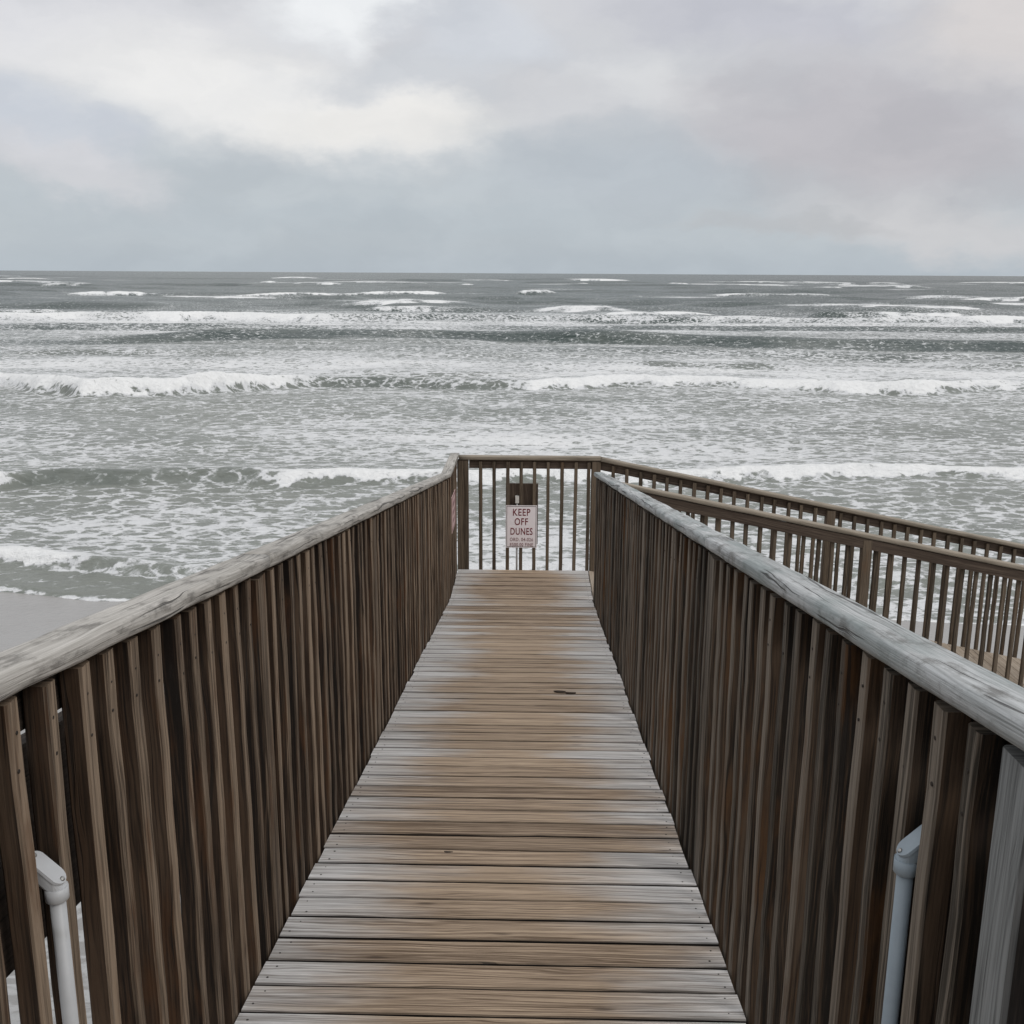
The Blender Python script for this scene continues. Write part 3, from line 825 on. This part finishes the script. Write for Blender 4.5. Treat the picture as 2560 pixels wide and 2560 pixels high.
def sea_material():
    m = bpy.data.materials.new('sea_water'); t = NT(m)
    pos = t.n('ShaderNodeNewGeometry').outputs['Position']
    sp = t.n('ShaderNodeSeparateXYZ', I={0: pos})
    x, y = sp.outputs[0], sp.outputs[1]
    F = t.attr('foam'); mk = t.attr('milk')
    # foam lace: stretched along the wave crests
    def pv(sx, sy): return t.comb(t.math('MULTIPLY', x, sx), t.math('MULTIPLY', y, sy), 0.)
    wob = t.noise(pv(.35, .5), 1., 3.)
    n1 = t.noise(pv(1.9, 2.5), 1., 7., .64, .8)
    n2 = t.noise(pv(2.4, 3.0), 1., 5., .6, 1.0)
    rid = t.math('SUBTRACT', 1., t.math('ABSOLUTE', t.math('MULTIPLY', t.math('SUBTRACT', n2, .5), 5.)), clamp=True)
    n3 = t.noise(pv(.16, .30), 1., 6., .6, .3)
    wv = t.n('ShaderNodeTexNoise', I={'Vector': pv(1.4, 1.8), 'Scale': 1., 'Detail': 4., 'Roughness': .6}).outputs['Color']
    wv = t.n('ShaderNodeVectorMath', operation='MULTIPLY_ADD', I={0: wv, 1: (1.5, 1.5, 0.), 2: pv(1.15, 1.6)}).outputs[0]
    ve = t.n('ShaderNodeTexVoronoi', feature='DISTANCE_TO_EDGE', I={'Vector': wv, 'Scale': 1.}).outputs['Distance']
    lace = t.ss(ve, .16, .0)
    pat = t.math('ADD', t.math('MULTIPLY', t.math('SUBTRACT', n1, .5), 1.7), t.math('MULTIPLY', t.math('SUBTRACT', rid, .45), .22))
    pat = t.math('ADD', pat, t.math('MULTIPLY', t.math('SUBTRACT', n3, .5), .55))
    pat = t.math('ADD', pat, t.math('MULTIPLY', t.math('SUBTRACT', lace, .35), .34))
    pat = t.math('ADD', pat, .5)
    thr = t.math('SUBTRACT', 1., F)
    d = t.math('SUBTRACT', pat, thr)
    mask = t.ss(d, -.13, .17)
    film = t.ss(d, -.45, .25)
    # water body colour
    wc = t.mix(t.math('MULTIPLY', mk, 1., clamp=True), (.016, .033, .028), (.175, .185, .163))
    wc = t.mix(t.math('MULTIPLY', film, .30), wc, (.33, .355, .335))
    fn = t.noise(pv(4., 5.), 1., 5., .65)
    fc = t.mix(t.ss(F, .5, .9), t.mix(fn, (.48, .485, .485), (.74, .745, .75)), t.mix(fn, (.60, .60, .59), (.86, .86, .85)))
    bn = t.noise(pv(1.6, 2.6), 1., 8., .6)
    bn2 = t.noise(pv(.28, .5), 1., 5., .55)
    bn3 = t.noise(pv(.05, .11), 1., 4., .6)
    wh = t.math('ADD', t.math('MULTIPLY', bn, .22), t.math('MULTIPLY', bn2, .8))
    wh = t.math('ADD', wh, t.math('MULTIPLY', bn3, t.ss(y, 80., 300., 0., 3.)))
    wb = t.n('ShaderNodeBump', I={'Strength': .75, 'Distance': 1.0, 'Height': wh}).outputs[0]
    fh = t.math('ADD', t.math('MULTIPLY', fn, .10), t.math('MULTIPLY', mask, .05))
    fb = t.n('ShaderNodeBump', I={'Strength': .8, 'Distance': 1.0, 'Height': fh, 'Normal': wb}).outputs[0]
    w = t.n('ShaderNodeBsdfPrincipled', I={'Base Color': wc, 'Roughness': .26, 'IOR': 1.333, 'Normal': wb, 'Specular IOR Level': .36})
    f = t.n('ShaderNodeBsdfPrincipled', I={'Base Color': fc, 'Roughness': .85, 'Normal': fb, 'Specular IOR Level': .2})
    mx = t.n('ShaderNodeMixShader', I={0: mask, 1: w.outputs[0], 2: f.outputs[0]})
    t.t.links.new(mx.outputs[0], t.n('ShaderNodeOutputMaterial').inputs[0])
    return m
sea = grid_mesh('sea_water', X, Y, Z, {'foam': np.clip(F, 0, 1.15), 'milk': np.clip(milk, 0, 1)}, sea_material())
sea['kind'] = 'structure'

# ------------------------------------------------------------------ sand
def sand_material():
    m = bpy.data.materials.new('wet_sand'); t = NT(m)
    pos = t.n('ShaderNodeNewGeometry').outputs['Position']
    n1 = t.noise(pos, .6, 5., .6); n2 = t.noise(pos, 60., 3., .6); n3 = t.noise(pos, 6., 4., .6)
    wet = t.attr('wet')
    dry = t.mix(n1, (.32, .285, .24), (.44, .40, .345))
    wt = t.mix(n1, (.235, .225, .21), (.31, .30, .285))
    c = t.mix(wet, dry, wt)
    sp = t.n('ShaderNodeSeparateXYZ', I={0: pos})
    zz_ = t.math('ADD', sp.outputs[2], t.math('MULTIPLY', t.math('SUBTRACT', n1, .5), 1.4))
    th = t.noise(pos, 14., 5., .7)
    c = t.mix(t.ss(zz_, 1.7, 2.5), c, t.mix(th, (.02, .013, .007), (.13, .085, .05)))   # dead grass on the dune
    ln = t.noise(t.comb(t.math('MULTIPLY', sp.outputs[0], .9), t.math('MULTIPLY', sp.outputs[1], 1.6), 0.), 1., 5., .6, .6)
    ln = t.math('SUBTRACT', 1., t.math('ABSOLUTE', t.math('MULTIPLY', t.math('SUBTRACT', ln, .5), 9.)), clamp=True)
    ln = t.math('MULTIPLY', t.ss(ln, .45, .95), t.math('MULTIPLY', t.ss(sp.outputs[0], -2.2, -3.2), t.math('MULTIPLY', t.ss(sp.outputs[1], 5.5, 6.5), t.ss(sp.outputs[1], 10.5, 9.))))
    c = t.mix(t.math('MULTIPLY', ln, .6), c, (.55, .55, .54))     # lines of foam left on the sand
    c = t.mix(t.math('MULTIPLY', n2, .18), c, (.12, .10, .085))
    hgt = t.math('ADD', t.math('MULTIPLY', n3, .05), t.math('MULTIPLY', n2, .004))
    b = t.n('ShaderNodeBump', I={'Strength': .35, 'Distance': 1., 'Height': hgt}).outputs[0]
    ro = t.n('ShaderNodeMapRange', I={0: wet, 1: 0., 2: 1., 3: .9, 4: .24}).outputs[0]
    p = t.n('ShaderNodeBsdfPrincipled', I={'Base Color': c, 'Roughness': ro, 'Normal': b, 'Specular IOR Level': .5})
    t.t.links.new(p.outputs[0], t.n('ShaderNodeOutputMaterial').inputs[0])
    return m
gy = np.concatenate([np.linspace(-60, 2, 60)[:-1], np.linspace(2, 24, 180)[:-1], np.linspace(24, 120, 40)])
gx = np.concatenate([np.linspace(-220, -25, 50)[:-1], np.linspace(-25, 25, 240)[:-1], np.linspace(25, 220, 50)])
GX, GY = np.meshgrid(gx, gy)
GZ = sand_np(GX, GY)
wet = np.clip(1 - (shore(GX) - GY - 13.5) / 2., 0, 1)
sand = grid_mesh('sand', GX, GY, GZ, {'wet': wet}, sand_material())
sand['kind'] = 'structure'

# ------------------------------------------------------------------ sky, sun
W = bpy.data.worlds.new('World'); S.world = W
t = NT(W)
SUN_EL, SUN_AZ = R(40), R(122)     # behind the cloud, to the right
sky = t.n('ShaderNodeTexSky', sky_type='NISHITA', sun_disc=False, sun_elevation=SUN_EL, sun_rotation=SUN_AZ)
dirv = t.n('ShaderNodeTexCoord').outputs['Generated']
sp = t.n('ShaderNodeSeparateXYZ', I={0: dirv})
az = t.math('MULTIPLY', t.math('ARCTAN2', sp.outputs[0], sp.outputs[1]), 57.2958)
el = t.math('MULTIPLY', t.math('ARCSINE', sp.outputs[2]), 57.2958)
wn = t.n('ShaderNodeTexNoise', I={'Vector': t.comb(t.math('MULTIPLY', az, .19), t.math('MULTIPLY', el, .34), 1.7), 'Scale': 1., 'Detail': 7., 'Roughness': .57})
wsp = t.n('ShaderNodeSeparateXYZ', I={0: wn.outputs['Color']})
azw = t.math('ADD', az, t.math('MULTIPLY', t.math('SUBTRACT', wsp.outputs[0], .5), 9.))
elw = t.math('ADD', el, t.math('MULTIPLY', t.math('SUBTRACT', wsp.outputs[1], .5), 4.2))
pv = t.comb(azw, elw, 0.)
col = t.mix(t.ss(el, 4., 12.), srgb(189, 196, 202), srgb(209, 210, 214))
col = t.mix(t.ss(el, 0., 3.), srgb(181, 190, 198), col)
BL = [(-25.1, 7.3, 5.0, 2.0, -18, (198, 203, 212), .9),
      (-23.3, 11.0, 8.4, 2.0, 0, (222, 222, 226), .9),
      (-24.1, 5.0, 5.6, 1.5, -15, (216, 215, 219), .75),
      (-14.8, 8.6, 11.5, 2.7, -7, (238, 237, 236), .95),
      (-8.0, 7.6, 7.4, 1.6, 4, (239, 237, 234), .9),
      (-10.1, 13.2, 4.6, 2.0, 12, (237, 239, 241), 1.),
      (-7.0, 10.2, 6.5, 1.2, 8, (205, 208, 213), .9),
      (-3.1, 12.0, 5.0, 1.5, -10, (208, 212, 219), .8),
      (7.1, 9.2, 5.0, 1.7, -12, (217, 218, 220), .9),
      (1.1, 8.8, 3.6, 1.8, 0, (210, 210, 213), .7),
      (11.7, 12.4, 9.0, 1.5, -5, (194, 195, 204), .8),
      (17.3, 6.9, 10.5, 4.3, -5, (190, 188, 193), 1.),
      (24.5, 11.8, 5.6, 3.0, 0, (217, 212, 211), .9),
      (20.9, 2.3, 9.0, 1.4, -6, (204, 204, 207), .85),
      (3.9, 5.0, 6.8, 2.2, 0, (184, 191, 199), .65),
      (-10, 2.6, 22., 1.2, 0, (182, 191, 199), .5),
      (13.2, 2.5, 6.0, .55, -4, (186, 188, 192), .6)]
for a, e_, rx, ry, rot, c, w in BL:
    mp = t.n('ShaderNodeMapping', vector_type='TEXTURE', I={0: pv, 'Location': (a, e_, 0), 'Rotation': (0, 0, R(rot)), 'Scale': (rx, ry, 1)})
    ln = t.n('ShaderNodeVectorMath', operation='LENGTH', I={0: mp.outputs[0]}).outputs['Value']
    f = t.math('MULTIPLY', t.ss(ln, 1.35, .35), w)
    col = t.mix(f, col, srgb(*c))
fine = t.noise(t.comb(t.math('MULTIPLY', azw, .17), t.math('MULTIPLY', elw, .36), 5.), 1., 6., .52)
col = t.mix(1., col, t.n('ShaderNodeCombineColor', I={0: t.ss(fine, .2, .8, .94, 1.07), 1: t.ss(fine, .2, .8, .945, 1.067), 2: t.ss(fine, .2, .8, .95, 1.06)}).outputs[0], 'MULTIPLY')
zen = t.mix(t.noise(t.n('ShaderNodeVectorMath', operation='SCALE', I={0: dirv, 'Scale': 3.}).outputs[0], 1., 5.), (.92, .94, .98), (1.25, 1.26, 1.28))
col = t.mix(t.ss(el, 14., 38.), col, zen)
bg1 = t.n('ShaderNodeBackground', I={0: sky.outputs[0], 1: .1})
bg2 = t.n('ShaderNodeBackground', I={0: col, 1: 1.})
mx = t.n('ShaderNodeMixShader', I={0: .96, 1: bg1.outputs[0], 2: bg2.outputs[0]})
t.t.links.new(mx.outputs[0], t.n('ShaderNodeOutputWorld').inputs[0])

sl = bpy.data.lights.new('sun', 'SUN'); sl.energy = 1.0; sl.angle = R(22); sl.color = (1., .965, .92)
so = bpy.data.objects.new('sun', sl); COL.objects.link(so)
sd = Vector((math.sin(SUN_AZ) * math.cos(SUN_EL), math.cos(SUN_AZ) * math.cos(SUN_EL), math.sin(SUN_EL)))
so.rotation_euler = sd.to_track_quat('Z', 'Y').to_euler(); so.location = sd * 60

# ------------------------------------------------------------------ camera
yaw, pit_, rol = R(1.14), R(13.13), R(.32)
fw = Vector((-math.sin(yaw) * math.cos(pit_), math.cos(yaw) * math.cos(pit_), -math.sin(pit_)))
rt = Vector((math.cos(yaw), math.sin(yaw), 0)); up = rt.cross(fw)
rt2 = rt * math.cos(rol) + up * math.sin(rol); up2 = up * math.cos(rol) - rt * math.sin(rol)
cam = bpy.data.cameras.new('camera'); cam.lens = 36.; cam.sensor_width = 36.; cam.clip_end = 100000.; cam.clip_start = .02
co = bpy.data.objects.new('camera', cam); COL.objects.link(co)
mt = Matrix((rt2, up2, -fw)).transposed().to_4x4(); mt.translation = (0, 0, ZC)
co.matrix_world = mt
S.camera = co
S.view_settings.view_transform = 'Standard'; S.view_settings.look = 'None'; S.view_settings.exposure = 0.; S.view_settings.gamma = 1.
S.cycles.use_denoising = True
S.cycles.max_bounces = 6
